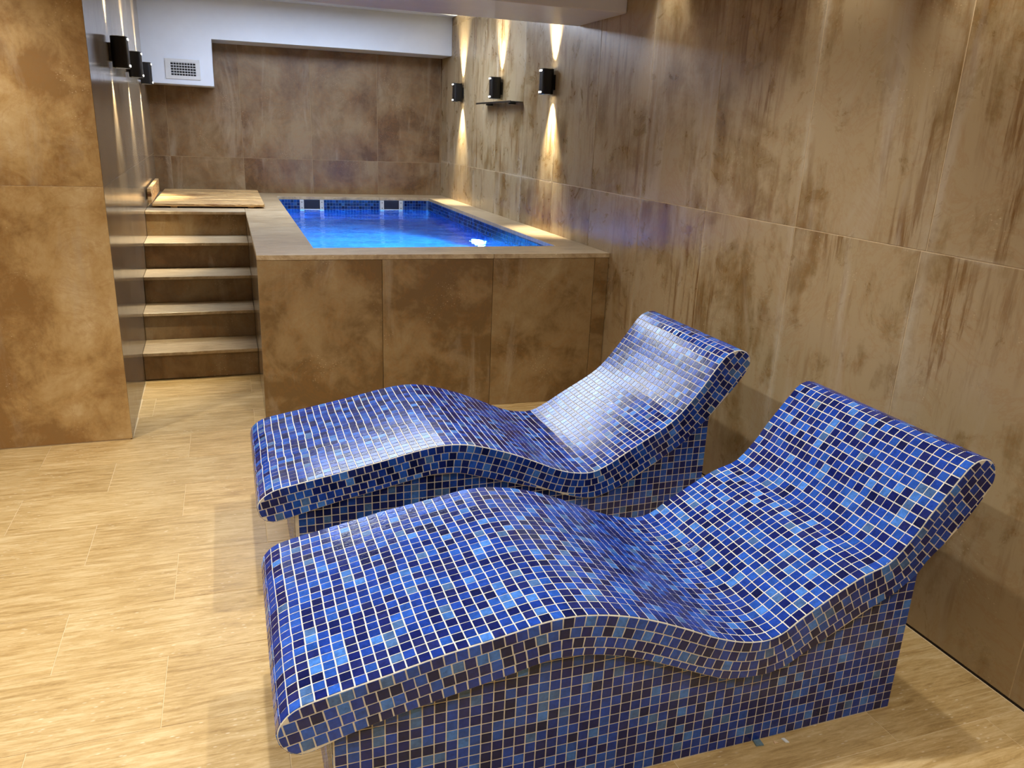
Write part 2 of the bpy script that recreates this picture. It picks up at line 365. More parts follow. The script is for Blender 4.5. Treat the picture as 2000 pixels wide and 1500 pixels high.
# stone rim: front in two pieces, the left run, the right run, the back run
prism('coping_slab', [(XP, yf(XP)-.003), (j-g_, yf(j)-.003), (j-g_, PY0), (XP, PY0)], H-CT, H, M['coping'], pool)
prism('coping_slab', [(j+g_, yf(j)-.003), (xr_, yf(XR)-.003), (xr_, PY0), (j+g_, PY0)], H-CT, H, M['coping'], pool)
for a, b in ((PY0, 5.82), (5.82, YP), (YP, 8.2), (8.2, YB)):
    prism('coping_slab', [(XP, a+g_), (PX0, a+g_), (PX0, b-g_), (XP, b-g_)], H-CT, H, M['coping'], pool)
for a, b in ((PY0, 5.9), (5.9, 7.1), (7.1, PY1)):
    prism('coping_slab', [(PX1, a+g_), (xr_, a+g_), (xr_, b-g_), (PX1, b-g_)], H-CT, H, M['coping'], pool)
for a, b in ((PX0, 1.475), (1.475, XR)):
    prism('coping_slab', [(a+g_, PY1+g_), (b-g_-.001, PY1+g_), (b-g_-.001, YB-.001), (a+g_, YB-.001)], H-CT, H, M['coping'], pool)
# front cladding
for a, b in grid(XP, XR-.002, [.808, 1.473, 2.131]):
    prism('cladding_slab', [(a+G*.8, yf(a)), (b-G*.8, yf(b)), (b-G*.8, yf(b)+.02), (a+G*.8, yf(a)+.02)], .001, H-CT-.001, M['front'], pool, .001)
for a, b in ((YF+.002, 5.82), (5.82, 7.0)):
    prism('cladding_slab', [(XP, a+G*.5), (XP+.02, a+G*.5), (XP+.02, b-G*.5), (XP, b-G*.5)], .001, H-CT-.001, M['wallL'], pool, .001)
# shell: masonry between cladding and basin
BZ = .06
bm = bmesh.new()
def addbox(bm, lo, hi):
    vs = [bm.verts.new((x, y, z)) for z in (lo[2], hi[2]) for x, y in ((lo[0], lo[1]), (hi[0], lo[1]), (hi[0], hi[1]), (lo[0], hi[1]))]
    for f in ((3, 2, 1, 0), (4, 5, 6, 7), (0, 1, 5, 4), (1, 2, 6, 5), (2, 3, 7, 6), (3, 0, 4, 7)): bm.faces.new([vs[i] for i in f])
zt = H-CT-.001
vs = []
p_out = [(XP+.021, yf(XP)+.021), (XR-.001, yf(XR)+.021), (XR-.001, YB-.001), (XP+.021, YB-.001)]
p_in = [(PX0+.008, PY0+.008), (PX1-.004, PY0+.008), (PX1-.004, PY1-.004), (PX0+.008, PY1-.004)]
o0 = [bm.verts.new((x, y, .001)) for x, y in p_out]; o1 = [bm.verts.new((x, y, zt)) for x, y in p_out]
i0 = [bm.verts.new((x, y, BZ)) for x, y in p_in]; i1 = [bm.verts.new((x, y, zt)) for x, y in p_in]
for k in range(4):
    n = (k+1) % 4
    bm.faces.new((o0[k], o0[n], o1[n], o1[k])); bm.faces.new((o1[k], o1[n], i1[n], i1[k])); bm.faces.new((i1[k], i1[n], i0[n], i0[k]))
bm.faces.new(o0[::-1]); bm.faces.new(i0)
place(bm_obj('shell', bm, M['basin_grout']), pool)
# ---- generic mosaic maker
PAL = [((19, 50, 136), 24), ((13, 27, 92), 19), ((34, 78, 168), 20), ((62, 112, 190), 6), ((24, 36, 98), 12), ((11, 22, 72), 6), ((64, 98, 150), 3), ((26, 62, 154), 16)]
PALW = [c for c, n in PAL for _ in range(n)]
class Tiles:
    def __init__(s): s.v = []; s.f = []; s.c = []
    def poly(s, pts, nrm, depth, proud, col, ch=.0009):
        """tile: face polygon pts (on the surface), outward normal, sunk by depth, standing proud"""
        nrm = Vector(nrm); c = sum((Vector(p) for p in pts), Vector())/len(pts); n = len(pts); b = len(s.v)
        for p in pts: s.v.append(Vector(p)-nrm*depth)
        for p in pts: s.v.append(Vector(p)+nrm*(proud-ch*.6))
        for p in pts:
            d = (c-Vector(p)); L = d.length
            s.v.append(Vector(p)+nrm*proud+(d*(min(ch*1.3, L*.4)/L) if L > 0 else d))
        for i in range(n):
            k = (i+1) % n
            s.f.append((b+i, b+k, b+n+k, b+n+i)); s.f.append((b+n+i, b+n+k, b+2*n+k, b+2*n+i))
        s.f.append(tuple(b+2*n+i for i in range(n)))
        s.c += [col]*(3*n)
    def build(s, name, parent=None, mat=None):
        o = mesh_obj(name, s.v, s.f, mat or M['glaze'])
        a = o.data.color_attributes.new('tint', 'FLOAT_COLOR', 'POINT')
        a.data.foreach_set('color', np.array(s.c, dtype=np.float32).ravel())
        if parent: place(o, parent)
        return o
P = .0295; TS = .0262
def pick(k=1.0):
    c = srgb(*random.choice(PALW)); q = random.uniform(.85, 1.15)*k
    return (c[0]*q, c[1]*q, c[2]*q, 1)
def wall_tiles(T, origin, ux, uz, nx, nz, nrm, skip=None, k=.6, pal=None):
    for i in range(nx):
        for q in range(nz):
            if skip and skip(i, q): continue
            a = Vector(origin)+Vector(ux)*(P*i+(P-TS)/2)+Vector(uz)*(P*q+(P-TS)/2); u = Vector(ux)*TS; v = Vector(uz)*TS
            pts = [a, a+u, a+u+v, a+v]
            if (u.cross(v)).dot(Vector(nrm)) < 0: pts = pts[::-1]
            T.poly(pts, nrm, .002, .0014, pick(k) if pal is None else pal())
T = Tiles()
NZ = 29
SK = [(.672, .909), (1.480, 1.717)]
ox = PX0+.012; oz = H-CT-NZ*P-.001; sf = (PX1-PX0-.02)/(52*P)
def skipB(i, q):
    x = ox+P*(i+.5); z = oz+P*(q+.5)
    return any(a-.012 < x < b+.012 for a, b in SK) and z > .80
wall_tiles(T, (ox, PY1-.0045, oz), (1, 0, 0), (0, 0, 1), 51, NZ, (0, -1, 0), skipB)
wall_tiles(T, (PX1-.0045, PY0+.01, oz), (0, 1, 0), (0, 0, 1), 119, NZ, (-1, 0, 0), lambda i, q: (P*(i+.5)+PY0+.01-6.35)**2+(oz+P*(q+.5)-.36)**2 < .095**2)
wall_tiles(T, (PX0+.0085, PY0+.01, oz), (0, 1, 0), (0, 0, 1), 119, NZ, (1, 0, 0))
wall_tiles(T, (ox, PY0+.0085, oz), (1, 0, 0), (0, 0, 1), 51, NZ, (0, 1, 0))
tt = T.build('basin_mosaic', pool); tt['kind'] = 'stuff'
tt['label'] = 'dark blue mosaic lining of the pool sides'
def bluefloor():
    c = srgb(*random.choice([(70, 130, 190), (90, 150, 205), (60, 115, 180), (110, 170, 215)])); return c
T = Tiles()
wall_tiles(T, (ox, PY0+.012, BZ+.0005), (1, 0, 0), (0, 1, 0), 51, 119, (0, 0, 1), pal=bluefloor)
tf = T.build('basin_floor_mosaic', pool); tf['kind'] = 'stuff'; tf['label'] = 'lighter blue mosaic on the pool bottom'
# ---- water: a sheet with ripples in its material, real waves as mesh
nxw, nyw = 60, 130; vs = []; fs = []
for a in range(nyw+1):
    for b in range(nxw+1):
        x = PX0+.009+(PX1-PX0-.014)*b/nxw; y = PY0+.009+(PY1-PY0-.014)*a/nyw
        z = WATER+.0016*math.sin(9*x+5*y)+.0014*math.sin(-7*x+11*y+1)+.001*math.sin(21*y+6*x)
        vs.append((x, y, z))
for a in range(nyw):
    for b in range(nxw):
        k = a*(nxw+1)+b; fs.append((k, k+1, k+nxw+2, k+nxw+1))
place(mesh_obj('water', vs, fs, M['water'], smooth=True), pool)['label'] = 'rippling bright blue water surface'
# ---- skimmers in the back wall of the basin
for a, b in SK:
    y = PY1-.004; s = slab('skimmer', (a+.03, y-.0045, .815), (b-.03, y-.001, H-CT-.002), M['skim'], pool, .001)
    for lo, hi in (((a, y-.014, .815-.12), (a+.04, y-.001, H-CT-.002)), ((b-.04, y-.014, .815-.12), (b, y-.001, H-CT-.002)), ((a+.04, y-.016, .815), (b-.04, y-.001, .838))):
        fr = slab('frame_bar', lo, hi, M['plastic'], None, .002); fr.parent = s; fr.matrix_parent_inverse = Matrix.Translation(-(Vector(pool.location)+Vector(s.location)-Vector(pool.location)))
        fr.matrix_parent_inverse = Matrix.Translation(-Vector(s.location))
    for zz in (.85, .905):
        for xx in (a+.02, b-.02):
            q = lathe('screw', [(0, .0016), (.004, .0012), (.0048, 0)], 10, M['gap']); q.rotation_euler = (math.pi/2, 0, 0); q.location = (xx, y-.0145, zz); q.parent = s; q.matrix_parent_inverse = Matrix.Translation(-Vector(s.location))
# ---- underwater lamp on the right basin wall, plus an added fill light
LY, LZ = 6.35, .36
pl = lathe('pool_lamp', [(.088, 0), (.092, .008), (.078, .016), (.070, .014)], 32, M['plastic']); pl.rotation_euler = (0, -math.pi/2, 0); pl.location = (PX1-.0046, LY, LZ); place(pl, pool)
ln = lathe('lens', [(0, .017), (.05, .014), (.070, .011)], 32, M['lamp']); ln.parent = pl
area('pool_lamp_and_fill', (PX1-.03, LY, LZ), .14, .14, 650, (.30, .70, 1), (-1, -.35, .05))
pb = area('pool_lamp_and_fill', (PX0+.5, PY0+.03, .30), 1.0, .12, 760, (.17, .68, 1), (.25, 1, -.75)); pb.data.spread = math.radians(120)  # added light low on front basin wall, no lamp there, brightens the near water

# ================================================================== STAIRS
st = tag(empty('staircase', (-.2, 5.4, 0)), 'five travertine steps climbing to the pool rim between polished left wall and pool side', 'stairs')
NY = [5.40, 5.735, 6.05, 6.40, 6.80]
for k, y in enumerate(NY):
    z = H*(k+1)/5; z0 = H*k/5; y2 = (NY[k+1]+.018) if k < 4 else YP-.001
    x1 = XP-.001
    prism('riser', [(XL(y+.02)+.001, y+.02), (x1, y+.02), (x1, y+.04), (XL(y+.04)+.001, y+.04)], z0+(.006 if k == 0 else .0005), z-.023, M['front' if k == 4 else 'wallB'], st, .001)
    prism('tread', [(XL(y)+.001, y), (x1, y-.002), (x1, y2), (XL(y2)+.001, y2)], z-.022, z, M['coping'], st, .002)
    if k < 4: prism('core', [(XL(y+.04)+.001, y+.041), (x1, y+.041), (x1, YP), (XL(YP)+.001, YP)], z0+.0005, z-.0225, M['joint'], st, 0)
# landing slab behind the stairs
land = tag(empty('landing', (-.25, 7.7, H)), 'travertine landing left of the pool, at the top of the steps', 'platform')
for a, b in ((YP, 7.9), (7.9, YB-.001)):
    prism('landing_slab', [(XL(a)+.001, a+g_), (XP-g_, a+g_), (XP-g_, b-g_), (XL(b)+.001, b-g_)], H-CT, H, M['coping'], land)
prism('base', [(XL(YP)+.001, YP+.001), (XP-g_, YP+.001), (XP-g_, YB-.001), (XL(YB)+.001, YB-.001)], .001, H-CT-.0005, M['front'], land, 0)
# ---- duckboard
db = tag(empty('duckboard', (-.16, 7.8, H)), 'slatted wooden duckboard lying on the landing at the top of the steps', 'duckboard')
ys = np.linspace(7.06, 8.60, 8)
for a, b in zip(ys, ys[1:]):
    slab('slat', (-.585, a+.005, H+.014), (.285, b-.005, H+.036), M['wood'], db, .003)
for x in (-.45, .15): slab('batten', (x, 7.08, H+.0005), (x+.05, 8.58, H+.0135), M['wood'], db, .002)
bd = slab('wooden_board', (-.62, 7.08, H+.0375), (-.59, 8.30, H+.0375+.115), M['wood'], None, .003)
tag(bd, 'short wooden board standing on edge against the left wall behind the duckboard end', 'board')
bd.rotation_euler = (0, 0, .0209); bd.location.x = -.612

# ================================================================== LOUNGERS
OUT_F = [(.043,.426),(.078,.447),(.166,.467),(.274,.488),(.389,.512),(.508,.530),(.624,.550),(.671,.555),(.740,.553),(.838,.534),(.940,.500),(1.050,.451),(1.131,.412),(1.225,.379),(1.300,.370),(1.351,.384),(1.397,.415),(1.489,.467),(1.589,.518),(1.680,.549),(1.758,.631),(1.790,.679),(1.878,.789),(1.905,.818),(1.935,.832),(1.970,.828),(1.995,.808),(2.006,.775),(2.000,.745),(1.951,.669),(1.873,.582),(1.819,.532),(1.788,.490),(1.721,.443),(1.638,.404),(1.529,.349),(1.434,.301),(1.371,.269),(1.304,.257),(1.191,.267),(1.125,.292),(1.010,.346),(.901,.394),(.798,.427),(.701,.441),(.644,.438),(.563,.422),(.473,.406),(.387,.390),(.298,.374),(.219,.356),(.159,.340),(.110,.324),(.075,.318),(.046,.330),(.028,.355),(.022,.390)]
OUT_B = [(.052,.418),(.085,.434),(.123,.443),(.278,.471),(.449,.503),(.590,.532),(.680,.544),(.740,.543),(.808,.532),(.904,.503),(.984,.473),(1.087,.427),(1.159,.394),(1.230,.374),(1.307,.369),(1.379,.397),(1.475,.453),(1.604,.526),(1.677,.580),(1.762,.679),(1.851,.800),(1.883,.829),(1.927,.842),(1.966,.830),(1.988,.803),(1.985,.764),(1.940,.696),(1.877,.622),(1.818,.555),(1.753,.493),(1.716,.458),(1.640,.408),(1.507,.327),(1.422,.285),(1.343,.258),(1.283,.256),(1.200,.278),(1.122,.309),(.964,.358),(.827,.402),(.749,.424),(.671,.430),(.596,.421),(.448,.391),(.303,.362),(.218,.342),(.163,.329),(.094,.313),(.063,.314),(.036,.332),(.026,.359),(.026,.390)]
def resample(pts, step, closed=True):
    P_ = np.array(pts+([pts[0]] if closed else []), float)
    # catmull-rom then even spacing
    n = len(pts); out = []
    for i in range(n if closed else n-1):
        p0, p1, p2, p3 = (np.array(pts[(i+k-1) % n]) if closed else np.array(pts[min(max(i+k-1, 0), n-1)]) for k in range(4))
        for t in np.linspace(0, 1, 12, endpoint=False):
            out.append(.5*((2*p1)+(p2-p0)*t+(2*p0-5*p1+4*p2-p3)*t*t+(3*p1-p0-3*p2+p3)*t**3))
    out = np.array(out)
    if closed: out = np.vstack([out, out[:1]])
    d = np.r_[0, np.cumsum(np.linalg.norm(np.diff(out, axis=0), axis=1))]
    m = max(3, int(round(d[-1]/step))); s = np.linspace(0, d[-1], m+1)
    if closed: s = s[:-1]
    return np.c_[np.interp(s, d, out[:, 0]), np.interp(s, d, out[:, 1])]
def smooth_closed(q, it):
    for _ in range(it): q = .5*q+.25*(np.roll(q, 1, 0)+np.roll(q, -1, 0))
    return q
def clip_convex(subj, clip):
    """Sutherland-Hodgman, clip polygon convex and counter-clockwise"""
    out = [tuple(p) for p in subj]
    for i in range(len(clip)):
        a = clip[i]; b = clip[(i+1) % len(clip)]; inp = out; out = []
        if not inp: return []
        ins = lambda p: (b[0]-a[0])*(p[1]-a[1])-(b[1]-a[1])*(p[0]-a[0]) >= 0
        for k in range(len(inp)):
            p = inp[k-1]; q = inp[k]; ip, iq = ins(p), ins(q)
            if ip != iq:
                d1 = (b[0]-a[0])*(p[1]-a[1])-(b[1]-a[1])*(p[0]-a[0]); d2 = (b[0]-a[0])*(q[1]-a[1])-(b[1]-a[1])*(q[0]-a[0])
                t = d1/(d1-d2); out.append((p[0]+(q[0]-p[0])*t, p[1]+(q[1]-p[1])*t))
            if iq: out.append(q)
    return out
def parea(q):
    return .5*sum(q[i][0]*q[(i+1) % len(q)][1]-q[(i+1) % len(q)][0]*q[i][1] for i in range(len(q)))
def dedupe(q, eps=.0012):
    r = []
    for p in q:
        if not r or math.dist(p, r[-1]) > eps: r.append(p)
    if len(r) > 1 and math.dist(r[0], r[-1]) <= eps: r.pop()
    return r
def offset_poly(q, d):
    q = np.array(q); t = np.roll(q, -1, 0)-np.roll(q, 1, 0); t /= np.linalg.norm(t, axis=1)[:, None]+1e-9
    return q+np.c_[t[:, 1], -t[:, 0]]*d       # clockwise outline: this normal points inward
# shared tile meshes: one per tint
TINT_MESH = []
def tint_meshes():
    for k in range(18):
        t = Tiles(); h = TS/2; a = random.uniform(-.0004, .0004)
        t.poly([(-h, -h+a, 0), (h, -h, 0), (h, h-a, 0), (-h, h, 0)], (0, 0, 1), .0025, .0014, pick())
        o = t.build('mosaic_tile'); me = o.data; bpy.data.objects.remove(o); TINT_MESH.append(me)
tint_meshes()
def lounger(name, label, outline, YN, YFAR, bx0, bx1, seed):
    rnd = random.Random(seed); random.seed(seed)
    root = tag(empty(name, ((bx0+bx1)/2, (YN+YFAR)/2, 0)), label, 'lounger', 'mosaic tiled heated loungers')
    q = smooth_closed(resample(outline, .008), 3)          # clockwise seen from the front (x right, z up)
    n = len(q)
    if parea(q) > 0: q = q[::-1]
    # ---- slab body, grout coloured, softly rounded side edges
    bm = bmesh.new(); rings = []
    e = .0025
    qi = offset_poly(q, .002)
    for y, src in ((YN, qi), (YN+e, q), (YFAR-e, q), (YFAR, qi)):
        rings.append([bm.verts.new((x, y, z)) for x, z in src])
    for a, b in zip(rings, rings[1:]):
        for i in range(n): bm.faces.new((a[i], a[(i+1) % n], b[(i+1) % n], b[i]))
    bm.faces.new(rings[0][::-1]); bm.faces.new(rings[-1])
    body = bm_obj('curved_bed', bm, M['grout']); place(body, root)
    # ---- base body: under the bed outline
    BYN, BYF = YN+.030, YFAR-.030
    # underside polyline between bx0 and bx1 (lower part of the outline)
    ileft = int(np.argmin(q[:, 0])); iright = int(np.argmax(q[:, 0]))
    low = []
    i = iright
    while i != ileft:
        low.append(q[i]); i = (i+1) % n
    low = np.array(low); low = low[np.argsort(low[:, 0])]
    under = lambda x: float(np.interp(x, low[:, 0], low[:, 1]))
    xs = np.linspace(bx0, bx1, 70)
    base = [(bx0, .0005), (bx1, .0005)]+[(x, under(x)+.006) for x in xs[::-1]]
    bm = bmesh.new(); A = [bm.verts.new((x, BYN, z)) for x, z in base]; B = [bm.verts.new((x, BYF, z)) for x, z in base]
    bm.faces.new(A); bm.faces.new(B[::-1]); m = len(base)
    for i in range(m): bm.faces.new((A[i], A[(i+1) % m], B[(i+1) % m], B[i]))
    place(bm_obj('plinth', bm, M['grout']), root)
    # ---- mosaic
    tiles = []          # (corner points, normal, rect?)  rect -> (centre, u, v)
    # over the bed: from the foot underside around nose, top, head, down its back
    start = None
    order = []
    # walk clockwise starting where the underside meets the plinth at the foot
    i = iright
    seq = []
    k0 = [k for k in range(n)]
    # index on the lower run closest to bx0
    lows = [k for k in range(n) if q[k][1] < under(q[k][0])+.001]
    kfoot = min(lows, key=lambda k: abs(q[k][0]-(bx0-.01)))
    khead = min(lows, key=lambda k: abs(q[k][0]-(bx1+.008)))
    k = kfoot; path = [q[k]]
    while k != khead: k = (k+1) % n; path.append(q[k])
    path = np.array(path)
    d = np.r_[0, np.cumsum(np.linalg.norm(np.diff(path, axis=0), axis=1))]; Ltot = d[-1]
    rows = int(Ltot/P)
    at = lambda s: np.array((np.interp(s, d, path[:, 0]), np.interp(s, d, path[:, 1])))
    W = YFAR-YN; nc = 25; pc = (W-.001)/nc
    ph = [rnd.uniform(0, 6.28) for _ in range(6)]
    for c in range(nc):
        yc = YN+.0005+pc*(c+.5)
        wob = .0014*math.sin(c*.40+ph[0])+.0004*math.sin(c*1.3+ph[1])+(.003 if 8 < c < 14 else 0)*math.sin(ph[2])
        for r in range(rows):
            s = (r+.5)*Ltot/rows+wob*(1 if r > 3 else 0)+rnd.uniform(-.0002, .0002)
            a = at(max(0, s-TS/2)); b = at(min(Ltot, s+TS/2)); t = b-a; L = np.linalg.norm(t); t /= L
            mid = (a+b)/2; m2 = at(s)
            nr = np.array((-t[1], t[0]))      # outward for the clockwise path
            mid = mid+nr*max(0, float(np.dot(m2-mid, nr)))*.6
            yy = yc+rnd.uniform(-.0004, .0004)+.0012*math.sin(r*.23+ph[3])*(0 if c in (0, nc-1) else 1)
            tiles.append(('r', Vector((mid[0], yy, mid[1])), Vector((t[0], 0, t[1])), Vector((0, 1, 0)), Vector((nr[0], 0, nr[1]))))
    # bands on both long sides
    inner = [tuple(p) for p in offset_poly(q, .003)]
    inner_ccw = inner[::-1]
    # top line, foot nose to head tip
    kt = ileft; top = [q[kt]]
    while kt != iright: kt = (kt+1) % n; top.append(q[kt])
    top = np.array(top)
    kink = top[:, 0].argmax(); hz = top[:, 1].argmax()
    top = top[(top[:, 0] > q[ileft][0]+.055)]; top = top[:int(np.argmax(top[:, 1]))-4]
    ta = (top[3]-top[9]); ta /= np.linalg.norm(ta); tb = top[-4]-top[-16]; tb /= np.linalg.norm(tb)
    top = np.vstack([[top[3]+ta*d_ for d_ in np.arange(.16, .004, -.008)], top[3:-4], [top[-4]+tb*d_ for d_ in np.arange(.004, .20, .008)]])
    for side, ysurf, ny in ((0, YN, -1), (1, YFAR, 1)):
        for r in range(7):
            off = .0034+TS/2+r*P
            tt_ = np.gradient(top, axis=0); tt_ /= np.linalg.norm(tt_, axis=1)[:, None]
            ln = top+np.c_[tt_[:, 1], -tt_[:, 0]]*off
            keep = [ln[0]]
            for p in ln[1:]:
                if np.linalg.norm(p-keep[-1]) > .004: keep.append(p)
            ln = np.array(keep)
            for _ in range(12): ln[1:-1] = .5*ln[1:-1]+.25*(ln[2:]+ln[:-2])
            dd = np.r_[0, np.cumsum(np.linalg.norm(np.diff(ln, axis=0), axis=1))]
            s = rnd.uniform(0, P)
            while s < dd[-1]:
                if s < 0: p = ln[0]+(ln[3]-ln[0])/np.linalg.norm(ln[3]-ln[0])*s; t = ln[3]-ln[0]
                elif s > dd[-1]: p = ln[-1]+(ln[-1]-ln[-4])/np.linalg.norm(ln[-1]-ln[-4])*(s-dd[-1]); t = ln[-1]-ln[-4]
                else:
                    p = np.array((np.interp(s, dd, ln[:, 0]), np.interp(s, dd, ln[:, 1])))
                    a = np.array([np.interp(s-.012, dd, ln[:, w_]) for w_ in (0, 1)]); b = np.array([np.interp(s+.012, dd, ln[:, w_]) for w_ in (0, 1)]); t = b-a
                t = t/(np.linalg.norm(t)+1e-9); nn = np.array((-t[1], t[0])); h = TS/2*.985
                cl = [tuple(p-t*h-nn*h), tuple(p+t*h-nn*h), tuple(p+t*h+nn*h), tuple(p-t*h+nn*h)]
                # skip rows that wander outside below the visible band (done by clipping)
                pl_ = dedupe(clip_convex(inner_ccw, cl)); ar = abs(parea(pl_)) if len(pl_) > 2 else 0
                if ar > TS*TS*.16:
                    if ar > TS*TS*.96: pl_ = cl
                    tiles.append(('p', pl_, ysurf, ny, p))
                s += P*rnd.uniform(.985, 1.03)
    # drop band tiles that overlap an earlier row (tight inner bends)
    kept = []; cen = {}
    for t in tiles:
        if t[0] == 'p':
            key = t[3]; c = np.mean(np.array(t[1]), axis=0)
            if any(np.linalg.norm(c-o) < .0205 for o in cen.get(key, [])): continue
            cen.setdefault(key, []).append(c)
        kept.append(t)
    tiles = kept
    # plinth sides and ends
    for ysurf, ny in ((BYN, -1), (BYF, 1)):
        ncx = int((bx1-bx0)/P)+1
        for i in range(ncx):
            for r in range(int(.62/P)):
                x0 = bx1-P*(i+1)+(P-TS)/2+.001; z0 = .004+P*r+.0012*math.sin(i*.3)
                x1_, z1_ = x0+TS, z0+TS
                x0 = max(x0, bx0+.003)
                if x1_-x0 < .008: continue
                zt_ = min(under(x0), under((x0+x1_)/2), under(x1_))+.002
                if zt_-z0 < .006: continue
                z1_ = min(z1_, zt_)
                tiles.append(('p', [(x0, z0), (x1_, z0), (x1_, z1_), (x0, z1_)], ysurf, ny, (x0, z0)))
    for xs_, nx_ in ((bx0, -1), (bx1, 1)):
        for i in range(int((BYF-BYN)/P)):
            for r in range(int(under(xs_)/P)):
                y0 = BYN+.004+P*i; z0 = .004+P*r
                tiles.append(('e', [(xs_, y0, z0), (xs_, y0+TS, z0), (xs_, y0+TS, z0+TS), (xs_, y0, z0+TS)], nx_))
    # ---- rank by size in the picture
    full = []
    for t in tiles:
        if t[0] == 'r': c, u, v, nm = t[1], t[2], t[3], t[4]; h = TS/2; pts = [c-u*h-v*h, c+u*h-v*h, c+u*h+v*h, c-u*h+v*h]; rect = True
        elif t[0] == 'p':
            nm = Vector((0, t[3], 0)); pts = [Vector((a, t[2], b)) for a, b in t[1]]; rect = len(pts) == 4 and abs(abs(parea(t[1]))-TS*TS) < TS*TS*.05
            c = sum(pts, Vector())/len(pts); u = (pts[1]-pts[0]).normalized(); v = nm.cross(u)
        else: nm = Vector((t[2], 0, 0)); pts = [Vector(p) for p in t[1]]; rect = True; c = sum(pts, Vector())/4; u = Vector((0, 1, 0)); v = Vector((0, 0, 1))
        ar = 0
        if (CAM-c).dot(nm) > 0:
            w_ = [pj(p) for p in pts]
            cx, cy, _ = pj(c)
            if 5 < cx < 1995 and 5 < cy < 1495: ar = abs(parea([(a, b) for a, b, _ in w_]))
        full.append((ar, rect, c, u, nm, pts))
    order = sorted(range(len(full)), key=lambda k: -full[k][0]); solo = set([k for k in order if full[k][1]][:300])
    T = Tiles()
    for k, (ar, rect, c, u, nm, pts) in enumerate(full):
        if k in solo:
            o = link(bpy.data.objects.new('mosaic_tile', rnd.choice(TINT_MESH)))
            v = nm.cross(u)
            o.matrix_world = Matrix(((u.x, v.x, nm.x, c.x), (u.y, v.y, nm.y, c.y), (u.z, v.z, nm.z, c.z), (0, 0, 0, 1)))
            place(o, root)
        else:
            nn = (pts[1]-pts[0]).cross(pts[2]-pts[1])
            T.poly(pts if nn.dot(nm) > 0 else pts[::-1], nm, .0025, .0014, pick())
    o = T.build('mosaic_field', root); o['kind'] = 'stuff'
    return root, full
LF, full_f = lounger('tiled_lounger', 'nearer of two blue mosaic loungers, its headrest side sharply bent', OUT_F, 1.462, 2.1995, .143, 1.826, 11)
LB, full_b = lounger('tiled_lounger', 'blue mosaic lounger standing behind the nearer one, just in front of the pool wall', OUT_B, 2.600, 3.3375, .150, 1.842, 12)

# ================================================================== WALL LIGHTS
def sconce(x, y, sgn, label, group):
    """black up-and-down wall light; sgn -1: wall on the +x side"""
    z0, z1, R = 1.916, 2.088, .046
    cx = x+sgn*.058
    t = tag(empty('wall_light', (x, y, 2.0)), label, 'wall light', group)
    bm = bmesh.new(); pts = []
    n = 28
    for k in range(n):
        a = 2*math.pi*k/n; ca, sa = math.cos(a), math.sin(a)
        pw = lambda v: math.copysign(abs(v)**.62, v)
        pts.append((pw(ca)*R, pw(sa)*R))
    lv = [(z0, .93), (z0+.003, 1), (z1-.003, 1), (z1, .93)]
    rings = [[bm.verts.new((a*s, b*s, z-2.0)) for a, b in pts] for z, s in lv]
    # hollow ends
    rings = [[bm.verts.new((a*.84, b*.84, z0+.012-2.0)) for a, b in pts], [bm.verts.new((a*.84, b*.84, z0-2.0)) for a, b in pts]]+rings+[[bm.verts.new((a*.84, b*.84, z1-2.0)) for a, b in pts], [bm.verts.new((a*.84, b*.84, z1-.012-2.0)) for a, b in pts]]
    for a, b in zip(rings, rings[1:]):
        for k in range(n): bm.faces.new((a[k], a[(k+1) % n], b[(k+1) % n], b[k]))
    bm.faces.new(rings[0][::-1]); bm.faces.new(rings[-1])
    o = bm_obj('housing', bm, M['black'], smooth=False); o.location = (cx, y, 2.0); place(o, t)
    for z in (z0+.0095, z1-.0095):
        lathe('lens', [(0, 0), (.034, 0)], 24, M['lens'], t, (cx, y, z))
    slab('bracket', (min(x, x+sgn*.016), y-.03, 1.95), (max(x, x+sgn*.016), y+.03, 2.05), M['black'], t, .002)
    # small lit acrylic windows at both ends, on the outer face towards the room
    for z in (z0+.010, z1-.020):
        slab('acrylic_window', (cx+sgn*.040-.006, y-.024, z), (cx+sgn*.040+.009*(1 if sgn > 0 else 1), y+.024, z+.011) if sgn > 0 else (cx+sgn*.040-.009, y-.024, z), (cx+sgn*.040+.015, y+.024, z+.011), M['window'], t, .001) if False else \
        slab('acrylic_window', (min(cx+sgn*.034, cx+sgn*.049), y-.022, z), (max(cx+sgn*.034, cx+sgn*.049), y+.022, z+.011), M['window'], t, .001)
    spot('wall_light_beam', (x+sgn*.052, y, z0-.004), 150 if sgn < 0 else 115, (1, .88, .64), 58, .95, .02, (-sgn*.12, 0, -1))
    spot('wall_light_beam', (x+sgn*.052, y, z1+.004), 150 if sgn < 0 else 115, (1, .88, .64), 58, .95, .02, (-sgn*.12, 0, 1))
for y, w_ in ((5.51, 'nearest to the camera'), (6.68, 'above the narrow shelf'), (7.86, 'beside the back corner')):
    sconce(XR, y, -1, 'black up-and-down wall light on the right wall over the pool, '+w_, 'wall lights on the right wall')
for y, w_ in ((5.36, 'nearest and largest of the overlapping three'), (6.48, 'middle one of the overlapping three'), (7.64, 'farthest, next to the white bulkhead')):
    sconce(XL(y), y, 1, 'black up-and-down wall light on the polished left wall, '+w_, 'wall lights on the left wall')
# ---- narrow shelf under the middle right light
sh = tag(empty('wall_shelf', (XR, 6.6, 1.885)), 'narrow dark glass shelf fixed to the right wall under the middle light', 'shelf')
slab('shelf_board', (XR-.10, 6.13, 1.880), (XR-.002, 7.06, 1.886), M['glass'], sh, .001)
slab('edge_rail', (XR-.108, 6.13, 1.876), (XR-.101, 7.06, 1.889), M['black'], sh, .001)
for y in (6.3, 6.9): slab('bracket', (XR-.06, y, 1.868), (XR-.0005, y+.02, 1.8795), M['black'], sh, .001)
